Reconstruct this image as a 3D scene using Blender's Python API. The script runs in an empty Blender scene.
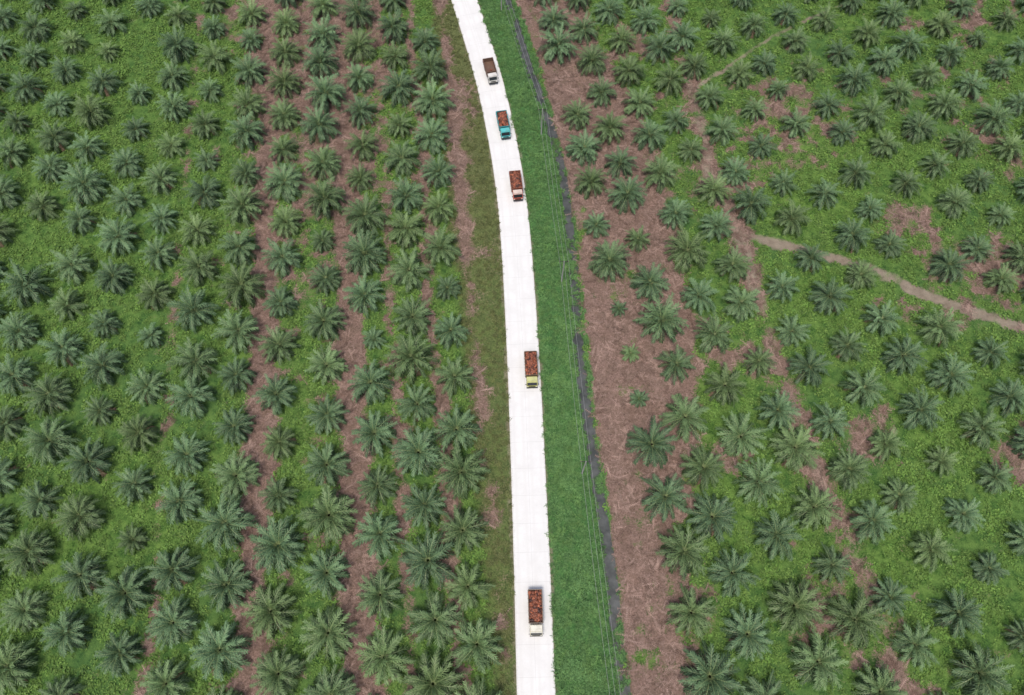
import bpy, bmesh, math, random
import numpy as np
from mathutils import Vector, Matrix
random.seed(7); rng=np.random.default_rng(11)
sc=bpy.context.scene
root=sc.collection

# ------------------------------------------------------------------ helpers
def vnoise(x,y,s,seed=0):
    r=np.random.default_rng(seed); N=256; g=r.random((N,N))
    x=np.asarray(x,float)/s+1000.37; y=np.asarray(y,float)/s+1000.71
    xi=np.floor(x).astype(int); yi=np.floor(y).astype(int); fx=x-xi; fy=y-yi
    fx=fx*fx*(3-2*fx); fy=fy*fy*(3-2*fy)
    a=g[xi%N,yi%N]; b=g[(xi+1)%N,yi%N]; c=g[xi%N,(yi+1)%N]; d=g[(xi+1)%N,(yi+1)%N]
    return (a*(1-fx)+b*fx)*(1-fy)+(c*(1-fx)+d*fx)*fy
def fbm(x,y,s,seed=0,o=3):
    t=0;w=0;a=1
    for i in range(o):
        t=t+a*vnoise(x,y,s/2**i,seed+i*17); w+=a; a*=.55
    return t/w
def sstep(a,b,x):
    t=np.clip((x-a)/(b-a),0,1); return t*t*(3-2*t)
def curve(pts):
    p=np.array(sorted(pts,key=lambda q:q[1]),float)
    return lambda y: np.interp(y,p[:,1],p[:,0])
def pdist(x,y,pts):
    d=np.full(np.shape(x),1e9)
    for (ax,ay),(bx,by) in zip(pts[:-1],pts[1:]):
        vx,vy=bx-ax,by-ay; t=np.clip(((x-ax)*vx+(y-ay)*vy)/(vx*vx+vy*vy),0,1)
        d=np.minimum(d,np.hypot(x-ax-t*vx,y-ay-t*vy))
    return d
def smooth(pts,n=8):
    p=[Vector((a,b)) for a,b in pts]; out=[]
    for i in range(len(p)-1):
        p0=p[max(i-1,0)];p1=p[i];p2=p[i+1];p3=p[min(i+2,len(p)-1)]
        for k in range(n):
            t=k/n
            q=0.5*((2*p1)+(p2-p0)*t+(2*p0-5*p1+4*p2-p3)*t*t+(3*p1-p0-3*p2+p3)*t**3)
            out.append((q.x,q.y))
    out.append(tuple(p[-1])); return out

# ------------------------------------------------------------------ plan of the site (metres)
ROAD=smooth([(9.5,-400),(6.2,-120),(5.2,-50),(3.95,-2.7),(3.4,20.4),(2.3,54.6),(.95,81.6),(-.45,98),(-2.85,114.5),(-6.1,131),(-11.9,153.9),(-24,198),(-60,330),(-110,520)],12)
STRIP=smooth([(40,-400),(27,-80),(19.2,-2.7),(18.1,12),(16.9,29),(15.4,48.3),(14.2,69.8),(12.5,94),(8.3,122),(.9,154),(-11,198),(-45,330),(-95,520)])
DITCH=smooth([(26,-80),(18.4,-2.7),(17.3,15.4),(15.9,29),(14.6,42.3),(13.2,59),(12.5,81.6),(11,102),(7.6,119),(3.6,134),(-1,154),(-13,198),(-47,330)])
TRACKA=smooth([(38,170),(40,140),(41.5,125),(44.4,99.4),(48.4,84),(49.6,69.8),(53,48.3),(57.3,29),(61.1,12),(63.9,-2.7),(72,-60)])
TRACKB=smooth([(48.2,85),(60.2,81.6),(73.9,76.8),(86.7,69.8),(101.9,63.5),(140,50),(200,36)])
TRACKC=smooth([(41.5,121),(45,127),(59.7,139),(78.5,150.6),(110,166),(150,182)])
rx=curve(ROAD); sx=curve(STRIP); dx=curve(DITCH)
def masks(x,y):
    r=rx(y); s=sx(y)
    n1=fbm(x,y,9,1,4); n2=fbm(x,y,2.5,5,3); n3=fbm(x,y,30,9,3); n4=fbm(x,y,1.3,15,2)
    left=x<r
    brown=np.zeros_like(x)
    # harvest paths on the left block
    for x0,w,st in ((-44,2.5,1.25),(-26.3,2.8,1.4),(-17.8,1.6,.45),(-9.9,1.6,.6),(-61.5,1.3,.3)):
        c=x0-.113*(y-12)+(n1-.5)*3.0
        b=st*np.exp(-((x-c)/(w*(.7+.6*n3)))**2)
        brown=np.maximum(brown,b*left*(0.55+.8*n1))
    zone=np.exp(-((x-(-33-.113*(y-12)))/20.)**2)*left
    brown=np.maximum(brown, zone*sstep(40,150,y)*.50*(n1+n3)+zone*.12)
    # dry strip right of the ditch
    u=x-s
    b=sstep(-.4,.8,u)*(1-sstep(9+9*sstep(20,60,y)-6*sstep(90,150,y),20+5*sstep(20,60,y)-4*sstep(90,150,y),u))
    brown=np.maximum(brown,b*(.60+.95*(n1-.36))*(~left))
    fr=sstep(8,25,u)
    blob=np.zeros_like(x)
    for bx,by,br,st in ((62,117,14,.58),(98,36,9,.7),(100,78,9,.65),(66,40,7,.4),(84,88,8,.4),(54,10,8,.5),(110,110,12,.4),(42,60,8,.5),(45,100,10,.45),(62,5,8,.5),(60,25,6,.4),(30,140,10,.5)):
        blob=np.maximum(blob,st*np.exp(-((x-bx)**2+(y-by)**2)/br**2))
    brown=np.maximum(brown,blob*(.1+1.5*n1))
    dA=pdist(x,y,TRACKA)
    brown=np.maximum(brown,.66*np.exp(-(dA/2.8)**2)*(.1+1.5*n1))
    brown=np.maximum(brown,fr*sstep(.50,.76,n1*.6+n3*.4)*.5)
    brown=brown+ (n2-.5)*.95*sstep(.03,.35,brown)+(n4-.5)*.5*sstep(.03,.35,brown)
    brown=brown+ sstep(.66,.8,n2)*.25
    dirt=np.zeros_like(x)
    for T,w,st in ((TRACKA,1.1,.9),(TRACKB,1.0,1.0),(TRACKC,.6,.7)):
        d=pdist(x+(n1-.5)*3.5,y+(n2-.5)*2.0,T)
        st2=st*(np.where(T is TRACKA, .6+.4*sstep(62,80,y)*(1-sstep(108,122,y)),1))
        dirt=np.maximum(dirt,st2*(1-sstep(w*.3,w*2.0,d))*(.25+1.5*n2*(.4+n1)))
    verge=sstep(2.8,3.3,x-r)*(1-sstep(-.6,.5,u+(n2-.5)*1.2))
    edge=(-6.9-.108*(y-12))+3.0
    ol=sstep(-2.5,.8,x-edge+(n2-.5)*2)*left*(1-sstep(-3.3,-2.8,x-r))
    ol=ol*(.75+.25*sstep(60,110,y))
    brown=np.where(ol>.3,ol*(np.exp(-((x-(edge+1.6+2*(n1-.5)))/1.3)**2)*.5+(n1-.40)*1.1)*(.55+.45*sstep(20,100,y))+(n2-.5)*.6,brown)
    brown=np.where(verge>.3,sstep(.7,.85,n1)*.25,brown)
    dirt=np.maximum(dirt,(1-sstep(3.2,4.3,np.abs(x-r)+(n2-.5)*1.3))*.6)
    return np.clip(brown,0,1),np.clip(dirt,0,1),np.clip(verge,0,1),np.clip(ol,0,1)
def height(x,y):
    r=np.abs(x-rx(y)); amp=sstep(3.6,6.5,r)
    h=(fbm(x,y,3,31,3)-.5)*.5+(fbm(x,y,22,41,2)-.5)*.9
    h=h*amp
    d=np.abs(x-dx(y))
    h=h*(.3+.7*sstep(1,4,d))-.85*(1-sstep(.45,1.5,d))
    return h
# ------------------------------------------------------------------ material helpers
class NT:
    def __init__(s,name):
        s.m=bpy.data.materials.new(name); s.m.use_nodes=True; s.t=s.m.node_tree
        s.b=s.t.nodes['Principled BSDF']
    def n(s,ty,**k):
        nd=s.t.nodes.new(ty)
        for a,v in k.items(): setattr(nd,a,v)
        return nd
    def l(s,a,b): s.t.links.new(a,b)
    def math(s,op,a,b=None,clamp=False):
        nd=s.n('ShaderNodeMath',operation=op,use_clamp=clamp)
        for i,v in enumerate((a,b)):
            if v is None: continue
            if isinstance(v,(int,float)): nd.inputs[i].default_value=v
            else: s.l(v,nd.inputs[i])
        return nd.outputs[0]
    def mix(s,f,a,b,mode='MIX'):
        nd=s.n('ShaderNodeMix',data_type='RGBA',blend_type=mode)
        for i,v in ((0,f),(6,a),(7,b)):
            if isinstance(v,(int,float)): nd.inputs[i].default_value=v
            elif isinstance(v,tuple): nd.inputs[i].default_value=(*v,1)
            else: s.l(v,nd.inputs[i])
        return nd.outputs[2]
    def noise(s,scale,detail=3,vec=None,rough=.6):
        nd=s.n('ShaderNodeTexNoise'); nd.inputs['Scale'].default_value=scale; nd.inputs['Detail'].default_value=detail; nd.inputs['Roughness'].default_value=rough
        if vec is None: vec=s.n('ShaderNodeNewGeometry').outputs['Position']
        s.l(vec,nd.inputs['Vector']); return nd.outputs['Fac']
    def ramp(s,v,a,b):
        nd=s.n('ShaderNodeMapRange'); s.l(v,nd.inputs[0]); nd.inputs[1].default_value=a; nd.inputs[2].default_value=b
        return nd.outputs[0]
    def bump(s,h,st,dist):
        nd=s.n('ShaderNodeBump'); nd.inputs['Strength'].default_value=st; nd.inputs['Distance'].default_value=dist
        s.l(h,nd.inputs['Height']); s.l(nd.outputs[0],s.b.inputs['Normal'])
def simple(name,col,rough=.5,metal=0,var=.12,scale=3,spec=.5):
    t=NT(name); f=t.ramp(t.noise(scale,4,t.n('ShaderNodeTexCoord').outputs['Object']),.3,.7)
    c=t.mix(f,tuple(x*(1-var) for x in col),tuple(min(1,x*(1+var)) for x in col))
    t.l(c,t.b.inputs['Base Color']); t.b.inputs['Roughness'].default_value=rough; t.b.inputs['Metallic'].default_value=metal
    t.b.inputs['Specular IOR Level'].default_value=spec
    return t.m

# ground
t=NT('ground_soil_and_creepers')
at=t.n('ShaderNodeAttribute',attribute_name='cover'); sep=t.n('ShaderNodeSeparateColor'); t.l(at.outputs['Color'],sep.inputs[0])
fine=t.noise(3.2,5,rough=.7); mid=t.noise(.55,4); big=t.noise(.035,3); vf=t.noise(9,3,rough=.75)
g=t.mix(t.ramp(fine,.36,.62),(.020,.055,.012),(.105,.210,.045))
g=t.mix(t.ramp(mid,.40,.64),g,(.155,.265,.060))
g=t.mix(t.math('MULTIPLY',t.ramp(big,.4,.62),.45),g,(.055,.130,.048))
vg=t.mix(t.ramp(fine,.36,.62),(.035,.105,.032),(.13,.27,.085))
vg=t.mix(t.math('MULTIPLY',t.ramp(mid,.45,.68),.7),vg,(.055,.14,.045))
g=t.mix(sep.outputs[2],g,vg)
og=t.mix(t.ramp(fine,.35,.65),(.065,.085,.032),(.19,.185,.085))
g=t.mix(t.math('MULTIPLY',at.outputs['Alpha'],.85),g,og)
br=t.mix(t.ramp(fine,.33,.67),(.085,.052,.040),(.40,.265,.215))
br=t.mix(t.ramp(vf,.45,.7),br,(.25,.175,.145))
br=t.mix(t.math('MULTIPLY',t.ramp(mid,.45,.65),.4),br,(.11,.085,.055))
bf=t.ramp(t.math('ADD',sep.outputs[0],t.math('MULTIPLY',t.math('SUBTRACT',fine,.5),1.1)),.22,.5)
c=t.mix(bf,g,br)
df=t.ramp(t.math('ADD',sep.outputs[1],t.math('MULTIPLY',t.math('SUBTRACT',fine,.5),.8)),.3,.75)
c=t.mix(df,c,t.mix(t.ramp(mid,.3,.7),(.22,.175,.13),(.34,.285,.22)))
t.l(c,t.b.inputs['Base Color']); t.b.inputs['Roughness'].default_value=.95; t.b.inputs['Specular IOR Level'].default_value=.1
t.bump(t.math('ADD',fine,t.math('MULTIPLY',vf,.5)),.9,.25)
M_ground=t.m
def axis(lo,hi,st,far):
    a=np.arange(lo,hi+.01,st); e=np.array([4,10,20,40,80,160,320,640,1200,2400,far])
    return np.concatenate([(lo-e)[::-1],a,hi+e])
xs=axis(-170,190,.6,4000); ys=axis(-50,225,.6,4000)
X,Y=np.meshgrid(xs,ys); x=X.ravel(); y=Y.ravel()
z=height(x,y)
nx,ny=len(xs),len(ys)
co=np.stack([x,y,z],1).astype(np.float32)
i=np.arange(nx*ny).reshape(ny,nx)
F=np.stack([i[:-1,:-1],i[:-1,1:],i[1:,1:],i[1:,:-1]],-1).reshape(-1,4)
def mesh_np(name,co,F,smooth_=False):
    me=bpy.data.meshes.new(name); me.vertices.add(len(co)); me.vertices.foreach_set('co',np.asarray(co,np.float32).ravel())
    k=F.shape[1]; me.loops.add(F.size); me.loops.foreach_set('vertex_index',F.astype(np.int32).ravel())
    me.polygons.add(len(F)); me.polygons.foreach_set('loop_start',np.arange(0,F.size,k,dtype=np.int32))
    me.update(calc_edges=True); me.validate()
    if smooth_: me.polygons.foreach_set('use_smooth',np.ones(len(me.polygons),bool))
    return me
me=mesh_np('ground',co,F,True)
ca=me.color_attributes.new('cover','FLOAT_COLOR','POINT')
mk=masks(x,y); ca.data.foreach_set('color',np.stack(mk,1).astype(np.float32).ravel())
me.materials.append(M_ground)
ob=bpy.data.objects.new('ground',me); root.objects.link(ob)

# ------------------------------------------------------------------ road
t=NT('concrete_road_surface')
uv=t.n('ShaderNodeUVMap',uv_map='UVMap'); s2=t.n('ShaderNodeSeparateXYZ'); t.l(uv.outputs[0],s2.inputs[0])
jf=t.math('PINGPONG',s2.outputs[1],2.5); joint=t.math('LESS_THAN',jf,.03)
cl=t.math('LESS_THAN',t.math('ABSOLUTE',s2.outputs[0]),.025)
jj=t.math('MAXIMUM',joint,cl)
n1=t.noise(.35,5); n2=t.noise(5,4)
c=t.mix(t.ramp(n1,.3,.7),(.70,.69,.675),(.80,.795,.785)); c=t.mix(t.math('MULTIPLY',t.ramp(n2,.4,.75),.25),c,(.62,.61,.59))
wt=t.math('ABSOLUTE',t.math('SUBTRACT',t.math('ABSOLUTE',t.math('SUBTRACT',t.math('ABSOLUTE',s2.outputs[0]),1.5)),.85))
wtf=t.math('MULTIPLY',t.math('SUBTRACT',1,t.ramp(wt,.05,.45)),t.ramp(n1,.35,.7))
c=t.mix(t.math('MULTIPLY',wtf,.18),c,(.45,.42,.37))
c=t.mix(t.math('MULTIPLY',jj,.3),c,(.35,.34,.32))
ed=t.ramp(t.math('ADD',t.math('ABSOLUTE',s2.outputs[0]),t.math('MULTIPLY',n2,.9)),3.25,3.8)
c=t.mix(t.math('MULTIPLY',ed,.45),c,(.38,.34,.27))
t.l(c,t.b.inputs['Base Color']); t.b.inputs['Roughness'].default_value=.85; t.bump(n2,.3,.02)
M_road=t.m
bm=bmesh.new(); uvl=bm.loops.layers.uv.new('UVMap')
W=3.15; rows=[]; dist=0; prev=None
rp=[]
for a,b in zip(ROAD[:-1],ROAD[1:]):
    L=math.dist(a,b); k=max(1,int(L/2))
    for q in range(k): rp.append((a[0]+(b[0]-a[0])*q/k,a[1]+(b[1]-a[1])*q/k))
rp.append(ROAD[-1])
for idx,(px,py) in enumerate(rp):
    q0=Vector(rp[max(idx-1,0)]); q1=Vector(rp[min(idx+1,len(rp)-1)]); d=(q1-q0).normalized(); n=Vector((d.y,-d.x))
    if prev: dist+=math.dist(prev,(px,py))
    prev=(px,py)
    wl=wr=W+random.uniform(-.012,.012)
    r=[]
    for off,zz in ((-wl-.02,-.15),(-wl,.10),(-wl+.04,.125),(0,.14),(wr-.04,.125),(wr,.10),(wr+.02,-.15)):
        r.append((bm.verts.new((px+n.x*off,py+n.y*off,zz)),off,dist))
    rows.append(r)
for ra,rb in zip(rows[:-1],rows[1:]):
    for j in range(6):
        q=[ra[j],ra[j+1],rb[j+1],rb[j]]
        f=bm.faces.new([w[0] for w in q])
        for lp,w in zip(f.loops,q): lp[uvl].uv=(w[1],w[2])
me=bpy.data.meshes.new('road'); bm.to_mesh(me); bm.free(); me.materials.append(M_road)
root.objects.link(bpy.data.objects.new('concrete_road',me))

# ditch water
t=NT('ditch_water'); t.b.inputs['Roughness'].default_value=.12; 
wn=t.noise(.5,3); t.l(t.mix(t.ramp(wn,.35,.65),(.05,.055,.05),(.11,.115,.11)),t.b.inputs['Base Color']); t.bump(t.noise(2,3),.15,.05)
co=[];FF=[]
for k,(px,py) in enumerate(DITCH):
    co+=[(px-1.3,py,-.42),(px+1.3,py,-.42)]
    if k: FF.append((2*k-2,2*k-1,2*k+1,2*k))
me=mesh_np('ditch_water',np.array(co),np.array(FF)); me.materials.append(t.m)
root.objects.link(bpy.data.objects.new('drainage_ditch_water',me))

# ------------------------------------------------------------------ oil palms
def leafmat(name,dark,light,yel,rough=.5,trans=.0,spec=.5):
    t=NT(name); oi=t.n('ShaderNodeObjectInfo'); at=t.n('ShaderNodeAttribute',attribute_name='tone')
    c=t.mix(at.outputs['Fac'],dark,light)
    c=t.mix(t.math('MULTIPLY',t.ramp(oi.outputs['Random'],.45,1.0),.55),c,yel)
    hs=t.n('ShaderNodeHueSaturation'); t.l(c,hs.inputs['Color'])
    v=t.math('ADD',t.math('MULTIPLY',t.math('FRACT',t.math('MULTIPLY',oi.outputs['Random'],17.3)),.5),.75); t.l(v,hs.inputs['Value'])
    t.l(hs.outputs[0],t.b.inputs['Base Color']); t.b.inputs['Roughness'].default_value=rough; t.b.inputs['Specular IOR Level'].default_value=spec
    return t.m
# palms: keep the dark-to-light range in the per-crown warm tint as well
t=NT('palm_leaflets'); oi=t.n('ShaderNodeObjectInfo'); at=t.n('ShaderNodeAttribute',attribute_name='tone')
c1=t.mix(at.outputs['Fac'],(.011,.033,.013),(.152,.256,.122)); c2=t.mix(at.outputs['Fac'],(.014,.035,.011),(.178,.270,.100))
c=t.mix(t.ramp(oi.outputs['Random'],.3,1.0),c1,c2)
hs=t.n('ShaderNodeHueSaturation'); t.l(c,hs.inputs['Color'])
t.l(t.math('ADD',t.math('MULTIPLY',t.math('FRACT',t.math('MULTIPLY',oi.outputs['Random'],17.3)),.45),.76),hs.inputs['Value'])
t.l(hs.outputs[0],t.b.inputs['Base Color']); t.b.inputs['Roughness'].default_value=.5; t.b.inputs['Specular IOR Level'].default_value=.3
M_frond=t.m
M_rachis=simple('palm_midrib',(.22,.28,.12),.5)
M_dead=simple('dead_frond',(.17,.115,.075),.9,scale=6)
M_trunk=simple('palm_trunk_bark',(.09,.065,.045),.95,var=.4,scale=8)
def palm_mesh(seed,nf=40,R=3.25):
    r=np.random.default_rng(seed); V=[];Fc=[];T=[];MI=[]
    def quad(a,b,c,d,tone,mi):
        k=len(V); V.extend([a,b,c,d]); T.extend([tone]*4); Fc.append((k,k+1,k+2,k+3)); MI.append(mi)
    H=1.7
    prevr=None; seg=12
    for k in range(5):
        zz=-.3+k*(H+.3)/4; rad=.42-.03*k+.05*r.random()
        ring=[np.array((math.cos(a)*rad*(1+.15*((j%2)*2-1)),math.sin(a)*rad*(1+.15*((j%2)*2-1)),zz)) for j,a in enumerate(np.linspace(0,2*math.pi,seg,endpoint=False))]
        if prevr:
            for j in range(seg): quad(prevr[j],prevr[(j+1)%seg],ring[(j+1)%seg],ring[j],.3,3)
        prevr=ring
    for f in range(nf):
        age=f/(nf-1)
        az=f*2.39996+r.normal(0,.16)
        el=math.radians(80-84*age**.8+r.normal(0,6))
        L=R*(1.22 if age>.12 else .95)*(1+r.normal(0,.07))*(.98-.05*abs(age-.6))
        droop=math.radians(44+34*age+r.normal(0,9))
        dead=age>.95 and r.random()<.5
        n=9; p=np.array((math.cos(az)*.18,math.sin(az)*.18,H+.25*(1-age))); side0=np.array((-math.sin(az),math.cos(az),0))
        pts=[p];dirs=[]; az2=az; tw=r.normal(0,.2)
        for k in range(n):
            s=(k+.5)/n; e=el-droop*s**1.3*1.25; az2=az+tw*s
            d=np.array((math.cos(az2)*math.cos(e),math.sin(az2)*math.cos(e),math.sin(e)))
            p=p+d*L/n; pts.append(p); dirs.append(d)
        tone=np.clip(.70-.74*age+r.normal(0,.13),0,1)  # lower fronds coloured darker, painting in the shade beneath the crown
        mi=2 if dead else 0
        for k in range(n):
            w=.05*(1-k/n)+.012; sd=side0*w
            quad(pts[k]-sd,pts[k]+sd,pts[k+1]+sd*.85,pts[k+1]-sd*.85,.5,1 if not dead else 2)
        nl=20
        roll=r.normal(0,.35)
        for q in range(nl):
            s=.14+.86*(q+.3*r.random())/nl
            kk=min(int(s*n),n-1); fr=s*n-kk; P=pts[kk]+(pts[kk+1]-pts[kk])*fr; d=dirs[kk]
            up=np.cross(d,side0); up/=np.linalg.norm(up); up=up if up[2]>0 else -up
            ll=.76*math.sin(math.pi*min(1,(.12+.76*s)))**.7*(1+r.normal(0,.14))
            for sg in (-1,1):
                ang=math.radians(60-32*s+r.normal(0,8)); lift=(.45 if q%2 else .0)-.24+sg*roll*.6+r.normal(0,.14)
                ld=d*math.cos(ang)+side0*sg*math.sin(ang)+up*lift; ld/=np.linalg.norm(ld)
                wv=np.cross(ld,up); wv/=np.linalg.norm(wv); wv*=.048+.01*r.random()
                m=P+ld*ll*.55; e=P+ld*ll+np.array((0,0,-.24*ll))
                tn=np.clip(tone+r.normal(0,.12)+.14*(q%2)+.18*s,0,1)
                quad(P-wv*.6,P+wv*.6,m+wv,m-wv,tn,mi); quad(m-wv,m+wv,e+wv*.12,e-wv*.12,min(1,tn+.08),mi)
    me=mesh_np('oil_palm_%d'%seed,np.array(V),np.array(Fc))
    for m in (M_frond,M_rachis,M_dead,M_trunk): me.materials.append(m)
    me.polygons.foreach_set('material_index',np.array(MI,np.int32))
    a=me.attributes.new('tone','FLOAT','POINT'); a.data.foreach_set('value',np.array(T,np.float32))
    return me
PM=[palm_mesh(100+k,nf=[48,42,50,46,40,48,38][k]) for k in range(7)]
palms=[]
def row(x0,yref,slope,phase,pitch,base,jit):
    for k in range(-8,26):
        yy=phase+k*pitch
        if yy<-45 or yy>215: continue
        xx=x0+slope*(yy-yref)
        if xx<-165 or xx>185: continue
        if random.random()<.015: continue
        s=base*random.gauss(1,.10); s=max(.5,min(1.3,s))*(1.05-.0007*max(0,yy))
        if random.random()<.05: s*=.7
        px=xx+random.gauss(0,jit*.8); py=yy+random.gauss(0,jit)
        if abs(px-rx(py))<6.5: continue
        if pdist(np.array([px]),np.array([py]),TRACKB)[0]<2.2: continue
        if px>rx(py) and px<sx(py)+2.0: continue
        if 22<=x0<30 and 44<py<73: s=.48+random.uniform(-.06,.08)
        palms.append((px,py,s))
xl=[-6.9,-13.9,-22.3,-31,-39.6]; 
while xl[-1]>-190: xl.append(xl[-1]-8.5)
for k,x0 in enumerate(xl):
    row(x0,12,-.108 if k==0 else -.112,14+.11*(x0+6.9)+(4.8 if k%2 else 0),9.55,1.10 if k<6 else 1.0,.4 if k<6 else .55)
xr=[27.9,35.6,45,53.6]
while xr[-1]<230: xr.append(xr[-1]+8.8)
sl=[-.153,-.158,-.172,-.18]
for k,x0 in enumerate(xr):
    row(x0,26,sl[k] if k<4 else -.186,29+.13*(x0-27.9)-(4.6 if k%2 else 0),9.7,1.08 if k<3 else .99,.45 if k<3 else .7)
for px,py,s in palms:
    o=bpy.data.objects.new('oil_palm',random.choice(PM)); root.objects.link(o)
    o.location=(px,py,float(height(np.array([px]),np.array([py]))[0])); o.scale=(s,s,s*random.uniform(.9,1.15))
    o.rotation_euler=(random.gauss(0,.05),random.gauss(0,.05),random.uniform(0,6.28))

# ------------------------------------------------------------------ undergrowth instancing
def clump(name,kind,seed,mat):
    r=np.random.default_rng(seed); V=[];Fc=[];T=[]
    def quad(a,b,c,d,tn):
        k=len(V); V.extend([a,b,c,d]); T.extend([tn]*4); Fc.append((k,k+1,k+2,k+3))
    if kind=='creeper':
        for _ in range(26):
            rad=.75*math.sqrt(r.random()); a=r.random()*6.28; c=np.array((math.cos(a)*rad,math.sin(a)*rad,.34*(1-(rad/.8)**2)*r.random()**.5+.04))
            yaw=r.random()*6.28; tilt=r.normal(0,.55); s=.10+.13*r.random()
            u=np.array((math.cos(yaw),math.sin(yaw),0)); v=np.array((-math.sin(yaw)*math.cos(tilt),math.cos(yaw)*math.cos(tilt),math.sin(tilt)))
            tn=np.clip(.45+r.normal(0,.22)+c[2]*.4,0,1); quad(c-u*s,c-v*s*.7,c+u*s,c+v*s*.7,tn)
    elif kind=='grass':
        for _ in range(36):
            rad=.5*math.sqrt(r.random()); a=r.random()*6.28; c=np.array((math.cos(a)*rad,math.sin(a)*rad,0)); yaw=r.random()*6.28
            u=np.array((math.cos(yaw),math.sin(yaw),0)); w=np.array((-u[1],u[0],0))*.04; h=.25+.35*r.random(); sp=.15+.4*r.random()
            m=c+u*sp*.4+np.array((0,0,h*.8)); e=c+u*sp+np.array((0,0,h*.75)); tn=np.clip(.5+r.normal(0,.25),0,1)
            quad(c-w,c+w,m+w,m-w,tn); quad(m-w,m+w,e+w*.2,e-w*.2,tn)
    else:
        for _ in range(4):
            c=np.array((r.normal(0,.5),r.normal(0,.5),.03+.1*r.random())); yaw=r.random()*6.28; u=np.array((math.cos(yaw),math.sin(yaw),0)); w=np.array((-u[1],u[0],0))
            L=.6+1.0*r.random(); tn=np.clip(.5+r.normal(0,.3),0,1)
            quad(c-u*L-w*.03,c-u*L+w*.03,c+u*L+w*.02,c+u*L-w*.02,tn)
            for q in range(9):
                P=c+u*L*(q/4.5-1)
                for sg in (-1,1):
                    d=u*.5+w*sg*r.uniform(.5,1)+np.array((0,0,r.uniform(-.05,.25))); e=P+d*.35; k=u*.035
                    quad(P-k,P+k,e+k*.4,e-k*.4,np.clip(tn+r.normal(0,.2),0,1))
    me=mesh_np(name,np.array(V),np.array(Fc)); me.materials.append(mat)
    a=me.attributes.new('tone','FLOAT','POINT'); a.data.foreach_set('value',np.array(T,np.float32))
    return bpy.data.objects.new(name,me)
def scatter(name,pts,scl,kind,mat,nvar=4):
    col=bpy.data.collections.new(name+'_sources')
    for k in range(nvar): col.objects.link(clump('%s_clump_%d'%(name,k),kind,k+len(name),mat))
    me=bpy.data.meshes.new(name); me.vertices.add(len(pts)); me.vertices.foreach_set('co',pts.astype(np.float32).ravel())
    a=me.attributes.new('scl','FLOAT','POINT'); a.data.foreach_set('value',scl.astype(np.float32))
    a=me.attributes.new('yaw','FLOAT','POINT'); a.data.foreach_set('value',(rng.random(len(pts))*6.28).astype(np.float32))
    ob=bpy.data.objects.new(name,me); root.objects.link(ob)
    ng=bpy.data.node_groups.new(name,'GeometryNodeTree')
    ng.interface.new_socket('Geometry',in_out='INPUT',socket_type='NodeSocketGeometry'); ng.interface.new_socket('Geometry',in_out='OUTPUT',socket_type='NodeSocketGeometry')
    N=ng.nodes.new; gi=N('NodeGroupInput'); go=N('NodeGroupOutput'); ip=N('GeometryNodeInstanceOnPoints'); ci=N('GeometryNodeCollectionInfo')
    ci.inputs['Collection'].default_value=col; ci.inputs['Separate Children'].default_value=True; ci.inputs['Reset Children'].default_value=True
    ip.inputs['Pick Instance'].default_value=True
    s=N('GeometryNodeInputNamedAttribute'); s.data_type='FLOAT'; s.inputs['Name'].default_value='scl'
    w=N('GeometryNodeInputNamedAttribute'); w.data_type='FLOAT'; w.inputs['Name'].default_value='yaw'
    cx=N('ShaderNodeCombineXYZ'); L=ng.links.new
    L(gi.outputs[0],ip.inputs['Points']); L(ci.outputs[0],ip.inputs['Instance']); L(w.outputs['Attribute'],cx.inputs[2])
    L(cx.outputs[0],ip.inputs['Rotation']); L(s.outputs['Attribute'],ip.inputs['Scale']); L(ip.outputs[0],go.inputs[0])
    md=ob.modifiers.new('scatter','NODES'); md.node_group=ng
    return ob
def region(n,lx=-145,hx=160,ly=-25,hy=190):
    a=rng.uniform(lx,hx,n); b=rng.uniform(ly,hy,n); return a,b
a,b=region(75000); m=masks(a,b)
inside=(np.abs(a-rx(b))<3.9)|(np.abs(a-dx(b))<1.0)
ng_=fbm(a,b,4,77,3)
keep=(~inside)&(m[0]<.30)&(m[1]<.3)&(m[2]<.4)&(m[3]<.5)&(rng.random(len(a))<.25+1.3*sstep(.3,.6,ng_))
P=np.stack([a,b,height(a,b)],1)[keep]
M_creep=leafmat('creeper_leaves',(.042,.100,.024),(.190,.305,.070),(.130,.260,.046),.7,0,.2)
scatter('ground_cover',P,rng.uniform(.6,1.25,len(P))*(.6+.8*ng_[keep]),'creeper',M_creep)
a,b=region(34000,-30,25,-25,190); m=masks(a,b)
dd=np.abs(a-dx(b)); weedy=fbm(a,b,7,91,2)+.20*sstep(62,75,b)*(1-sstep(92,104,b))
inside=(np.abs(a-rx(b))<3.3)|((dd<.9)&(weedy<.66))
isv=(m[2]>.4)|(dd<1.0)
keep=(~inside)&(isv|((m[3]>.35)&(m[0]<.35)&(rng.random(len(a))<.45)))
hz=height(a,b); hz=np.where(dd<1.2,np.maximum(hz,-.40),hz)
P=np.stack([a,b,hz],1)
M_grass=leafmat('verge_grass_blades',(.045,.120,.036),(.175,.335,.115),(.160,.29,.075),.7,0,.25)
M_ograss=leafmat('dry_verge_grass_blades',(.075,.105,.035),(.22,.235,.095),(.17,.19,.06),.7,0,.25)
k1=keep&isv; k2=keep&~isv
gs=fbm(a,b,5,55,3)
scatter('verge_grass',P[k1],rng.uniform(.5,1.2,k1.sum())*(.4+1.2*gs[k1]),'grass',M_grass)
scatter('dry_verge_grass',P[k2],rng.uniform(.4,.9,k2.sum()),'grass',M_ograss)
a,b=region(60000); m=masks(a,b); inside=(np.abs(a-rx(b))<4.2)|(np.abs(a-dx(b))<1.2)
keep=(~inside)&(m[0]>.33)&(m[2]<.4)&(rng.random(len(a))<.75)
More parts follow.
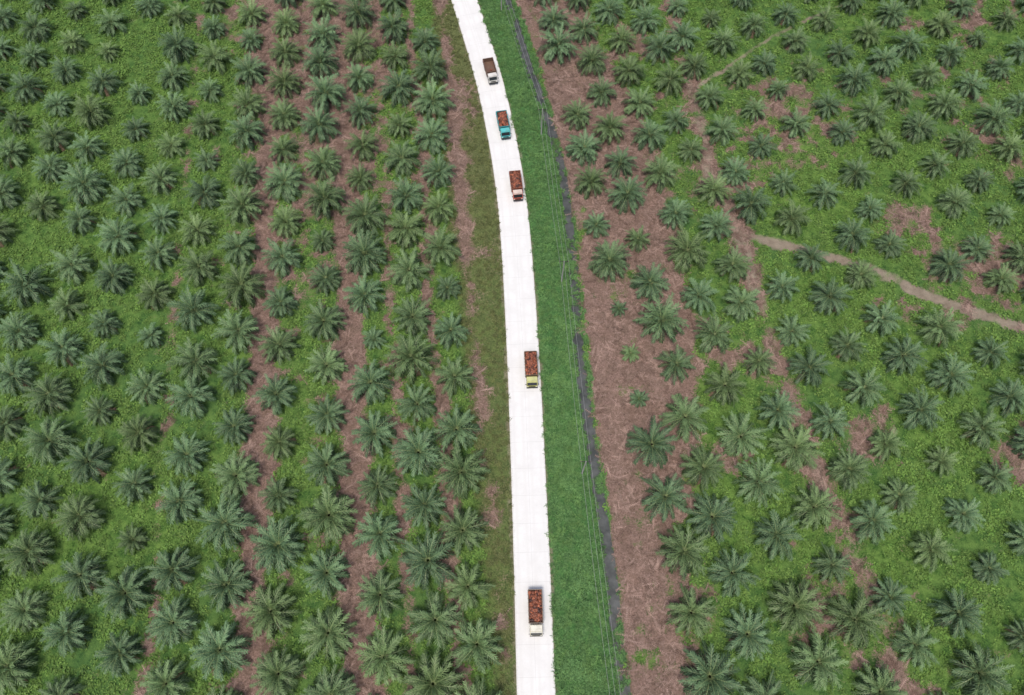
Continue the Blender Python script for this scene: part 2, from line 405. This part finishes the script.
P=np.stack([a,b,height(a,b)],1)[keep]
M_lit=leafmat('dry_frond_litter',(.085,.055,.042),(.44,.31,.26),(.19,.12,.09),.9,.0,.1)
scatter('dry_leaf_litter',P,rng.uniform(.5,1.1,len(P)),'litter',M_lit)

# ------------------------------------------------------------------ trucks
M_tyre=simple('tyre_rubber',(.02,.02,.02),.85); M_rim=simple('wheel_steel',(.35,.35,.34),.45,.6); M_chas=simple('chassis_steel',(.035,.035,.035),.6,.3)
M_glass=simple('windscreen_glass',(.02,.025,.03),.08,0,.1); M_lamp=simple('headlamp_lens',(.75,.75,.7),.15); M_red=simple('tail_lamp_lens',(.4,.02,.02),.3)
def paint(name,col):
    t=NT(name); n=t.noise(1.2,5,t.n('ShaderNodeTexCoord').outputs['Object']); f=t.ramp(n,.45,.72)
    t.l(t.mix(t.math('MULTIPLY',f,.45),col,(.22,.17,.12)),t.b.inputs['Base Color']); t.b.inputs['Roughness'].default_value=.42; return t.m
t=NT('palm_fruit_bunches'); at=t.n('ShaderNodeAttribute',attribute_name='tone'); n=t.noise(9,3,t.n('ShaderNodeTexCoord').outputs['Object'])
c=t.mix(at.outputs['Fac'],(.05,.02,.016),(.50,.155,.075)); c=t.mix(t.ramp(n,.47,.67),c,(.035,.015,.012))
t.l(c,t.b.inputs['Base Color']); t.b.inputs['Roughness'].default_value=.55; t.bump(n,.8,.06); M_fruit=t.m
def obj(name,bm,mat,par,bev=0):
    if bev: bmesh.ops.bevel(bm,geom=bm.edges[:],offset=bev,segments=2,affect='EDGES',clamp_overlap=True)
    me=bpy.data.meshes.new(name); bm.to_mesh(me); bm.free(); me.materials.append(mat)
    o=bpy.data.objects.new(name,me); root.objects.link(o); o.parent=par; return o
def box(bm,cx,cy,cz,sx_,sy_,sz_,rot=None):
    mt=Matrix.Translation((cx,cy,cz))
    if rot is not None: mt=mt@Matrix.Rotation(rot,4,'X')
    bmesh.ops.create_cube(bm,size=1,matrix=mt@Matrix.Diagonal((sx_,sy_,sz_,1)))
def prism(bm,prof,w):
    A=[bm.verts.new((-w/2,p[0],p[1])) for p in prof]; B=[bm.verts.new((w/2,p[0],p[1])) for p in prof]
    bm.faces.new(A); bm.faces.new(B[::-1]); n=len(prof)
    for k in range(n): bm.faces.new((A[k],B[k],B[(k+1)%n],A[(k+1)%n]))
    bmesh.ops.recalc_face_normals(bm,faces=bm.faces[:])
def truck(x,y,L,cabc,bedc,roofc,loaded=True,seed=0,W=2.35):
    e=bpy.data.objects.new('dump_truck',None); root.objects.link(e); e.empty_display_size=1
    d=(rx(y+3)-rx(y-3))/6
    e.location=(x,y,.14); e.rotation_euler=(0,0,-math.atan(d))
    f=-L/2; cw=W-.3
    Mc=paint('cab_paint',cabc); Mb=paint('bed_paint',bedc); Mr=paint('cab_roof_paint',roofc)
    bm=bmesh.new(); prism(bm,[(f+.05,.55),(f,.9),(f+.03,1.38),(f+.40,2.12),(f+.58,2.22),(f+1.55,2.22),(f+1.65,2.1),(f+1.65,.55)],cw); obj('cab',bm,Mc,e,.035)
    bm=bmesh.new(); box(bm,0,f+1.06,2.245,cw-.12,.95,.06); box(bm,0,f+.42,2.26,cw-.1,.22,.05,-.25); obj('roof_panel',bm,Mr,e,.02)
    ang=math.atan2(.74,.37)
    bm=bmesh.new(); box(bm,0,f+.205,1.765,cw-.22,.70,.03,ang); obj('windscreen',bm,M_glass,e,.008)
    bm=bmesh.new()
    for s in (-1,1): 
        box(bm,s*(cw/2+.005),f+.95,1.72,.03,.72,.5)
    box(bm,0,f+1.66,1.8,1.0,.02,.35); obj('side_windows',bm,M_glass,e,.006)
    bm=bmesh.new()
    for s in (-1,1): box(bm,s*.6,f+.30,1.75,.02,.5,.02,ang+.1)
    box(bm,0,f-.06,.62,cw+.05,.16,.3); box(bm,0,f+.0,1.08,cw*.55,.05,.22)
    for s in (-1,1):
        box(bm,s*(cw/2+.16),f+.18,1.75,.16,.06,.36); box(bm,s*(cw/2+.08),f+.22,1.95,.2,.03,.03)
    obj('bumper_grille_and_mirrors',bm,M_chas,e,.01)
    bm=bmesh.new()
    for s in (-1,1): box(bm,s*(cw/2-.2),f-.02,.98,.26,.06,.17)
    obj('headlamps',bm,M_lamp,e,.015)
    bm=bmesh.new()
    for s in (-1,1): box(bm,s*.42,.25,.78,.12,L-.8,.2)
    for k in range(5): box(bm,0,f+1.2+k*(L-1.6)/4,.80,.9,.1,.12)
    for s in (-1,1): box(bm,s*.78,f+2.35,.66,.38,.8,.4)
    obj('chassis',bm,M_chas,e,.01)
    bm=bmesh.new(); bh=bmesh.new()
    def wheel(cx,cy,w):
        mt=Matrix.Translation((cx,cy,.44))@Matrix.Rotation(math.pi/2,4,'Y')
        bmesh.ops.create_cone(bm,cap_ends=True,segments=28,radius1=.44,radius2=.44,depth=w,matrix=mt)
        bmesh.ops.create_cone(bh,cap_ends=True,segments=20,radius1=.25,radius2=.20,depth=w+.03,matrix=mt)
    for s in (-1,1):
        wheel(s*(W/2-.28),f+.85,.26); wheel(s*(W/2-.18),L/2-1.35,.24); wheel(s*(W/2-.47),L/2-1.35,.24)
    obj('tyres',bm,M_tyre,e,.03); obj('wheel_rims',bh,M_rim,e)
    bm=bmesh.new()
    for s in (-1,1): box(bm,s*(W/2-.3),L/2-1.35,.95,.5,1.15,.04); 
    obj('mudguards',bm,M_chas,e,.01)
    b0=f+1.85; b1=L/2; bl=b1-b0; bc=(b0+b1)/2; zb=1.02; ht=1.02
    bm=bmesh.new(); box(bm,0,bc,zb,W,bl,.1)
    for s in (-1,1):
        box(bm,s*(W/2-.03),bc,zb+.05+ht/2,.06,bl-.13,ht); box(bm,s*(W/2-.01),bc,zb+ht+.08,.13,bl-.13,.08)
        n=int(bl/.6)
        for k in range(n+1): box(bm,s*(W/2+.04),b0+.1+k*(bl-.2)/n,zb+.05+ht/2,.08,.07,ht-.03)
    box(bm,0,b0+.03,zb+.05+(ht+.25)/2,W,.06,ht+.25); box(bm,0,b1-.03,zb+.05+ht/2,W,.06,ht)
    box(bm,0,b0+.02,zb+ht+.33,W+.04,.12,.08); box(bm,0,b1-.02,zb+ht+.08,W+.04,.12,.08)
    obj('cargo_bed',bm,Mb,e,.008)
    bm=bmesh.new()
    for s in (-1,1): box(bm,s*(W/2-.25),b1+.02,.82,.3,.05,.13)
    obj('tail_lamps',bm,M_red,e,.01)
    V=[];Fc=[];T=[]; rr=np.random.default_rng(seed+50)
    base=bmesh.new(); bmesh.ops.create_icosphere(base,subdivisions=2,radius=1); base.verts.ensure_lookup_table()
    bv=np.array([v.co[:] for v in base.verts]); bf=np.array([[v.index for v in q.verts] for q in base.faces]); base.free()
    items=[]
    nb=260 if loaded else 9
    for _ in range(nb):
        ux=rr.uniform(-1,1); uy=rr.uniform(-1,1)
        if loaded: top=zb+ht-.02+.50*(1-abs(ux)**2.2)*(1-abs(uy)**3)+rr.uniform(-.25,.1)
        else: top=zb+.2; uy=rr.uniform(-1,-.3)
        items.append((ux*(W/2-.24),bc+uy*(bl/2-.28),top,rr.uniform(.18,.30)))
    tot=0
    for cx,cy,cz,s in items:
        q=bv*(1+rr.normal(0,.13,(len(bv),1)))*s*np.array((1,1.15,.85)); a=rr.random()*6.28
        R=np.array([[math.cos(a),-math.sin(a),0],[math.sin(a),math.cos(a),0],[0,0,1]]); q=q@R.T+np.array((cx,cy,cz))
        Fc.append(bf+tot); tot+=len(bv); V.append(q); T.append(np.full(len(bv),np.clip(rr.normal(.5,.35),0,1)))
    me=mesh_np('load',np.concatenate(V),np.concatenate(Fc)); me.materials.append(M_fruit)
    at=me.attributes.new('tone','FLOAT','POINT'); at.data.foreach_set('value',np.concatenate(T).astype(np.float32))
    o=bpy.data.objects.new('palm_fruit_load',me); root.objects.link(o); o.parent=e
    if loaded:
        bm=bmesh.new(); box(bm,0,bc,zb+.45,W-.2,bl-.2,.75); obj('load_core',bm,M_fruit,e,.05)
truck(3.95,9.9,7.2,(.62,.58,.42),(.20,.15,.11),(.72,.70,.60),True,1)
truck(3.7,54.0,6.9,(.48,.46,.10),(.16,.11,.07),(.55,.56,.25),True,2)
truck(.95,96.8,6.6,(.50,.07,.03),(.22,.07,.04),(.68,.55,.48),True,3)
truck(-1.9,113.4,6.6,(.05,.42,.42),(.04,.30,.32),(.10,.50,.50),True,4)
truck(-5.0,129.3,6.3,(.62,.60,.55),(.15,.085,.06),(.70,.68,.64),False,5)

# ------------------------------------------------------------------ power line
M_conc=simple('pole_concrete',(.36,.35,.33),.85); M_wire=simple('wire_aluminium',(.42,.42,.42),.5,.3); M_ins=simple('insulator_porcelain',(.25,.12,.08),.3)
tops=[]
for py in (-42,-4,34,74,112,150,188):
    px=float(dx(py))-2.6
    bm=bmesh.new(); bmesh.ops.create_cone(bm,cap_ends=True,segments=12,radius1=.15,radius2=.09,depth=8.5,matrix=Matrix.Translation((0,0,3.9)))
    e=bpy.data.objects.new('utility_pole',None); root.objects.link(e); e.location=(px,py,0)
    obj('pole_shaft',bm,M_conc,e)
    bm=bmesh.new(); box(bm,0,.13,7.7,1.9,.1,.12); box(bm,.45,.15,7.4,.05,.05,.75); obj('crossarm',bm,M_chas,e,.01)
    bm=bmesh.new()
    for ox in (-.85,0,.85): bmesh.ops.create_cone(bm,cap_ends=True,segments=8,radius1=.07,radius2=.04,depth=.25,matrix=Matrix.Translation((ox,.14,7.9)))
    obj('insulators',bm,M_ins,e); tops.append((px,py+.14,8.02))
cu=bpy.data.curves.new('wires','CURVE'); cu.dimensions='3D'; cu.bevel_depth=.018; cu.bevel_resolution=1
for ox in (-.85,0,.85):
    sp=cu.splines.new('POLY'); pp=[]
    for A,B in zip(tops[:-1],tops[1:]):
        for k in range(10):
            s=k/10; pp.append((A[0]+(B[0]-A[0])*s+ox,A[1]+(B[1]-A[1])*s,8.02-3.2*s*(1-s)))
    pp.append((tops[-1][0]+ox,tops[-1][1],8.02)); sp.points.add(len(pp)-1)
    for q,p in zip(sp.points,pp): q.co=(*p,1)
cu.materials.append(M_wire); root.objects.link(bpy.data.objects.new('overhead_power_lines',cu))

# ------------------------------------------------------------------ light, sky, camera
w=bpy.data.worlds.new('World'); sc.world=w; w.use_nodes=True; nt=w.node_tree; bg=nt.nodes['Background']
sky=nt.nodes.new('ShaderNodeTexSky'); sky.sky_type='NISHITA'; sky.sun_disc=False; sky.sun_elevation=math.radians(70); sky.sun_rotation=math.radians(200); sky.dust_density=4
nt.links.new(sky.outputs[0],bg.inputs[0]); bg.inputs[1].default_value=.135
sd=bpy.data.lights.new('sun','SUN'); sd.energy=2.2; sd.angle=math.radians(14); sd.color=(1,.95,.87)
so=bpy.data.objects.new('sun',sd); root.objects.link(so)
el=math.radians(70); az=math.radians(200)
D=Vector((math.sin(az)*math.cos(el),math.cos(az)*math.cos(el),math.sin(el)))
so.rotation_euler=D.to_track_quat('Z','Y').to_euler(); so.location=(0,0,60)
cam=bpy.data.cameras.new('camera'); cam.sensor_width=36; cam.lens=36*740/1024; cam.clip_end=12000
co_=bpy.data.objects.new('camera',cam); root.objects.link(co_); co_.location=(0,0,133); co_.rotation_euler=(math.radians(24),0,0); sc.camera=co_
sc.view_settings.view_transform='Standard'; sc.view_settings.look='None'; sc.view_settings.exposure=0
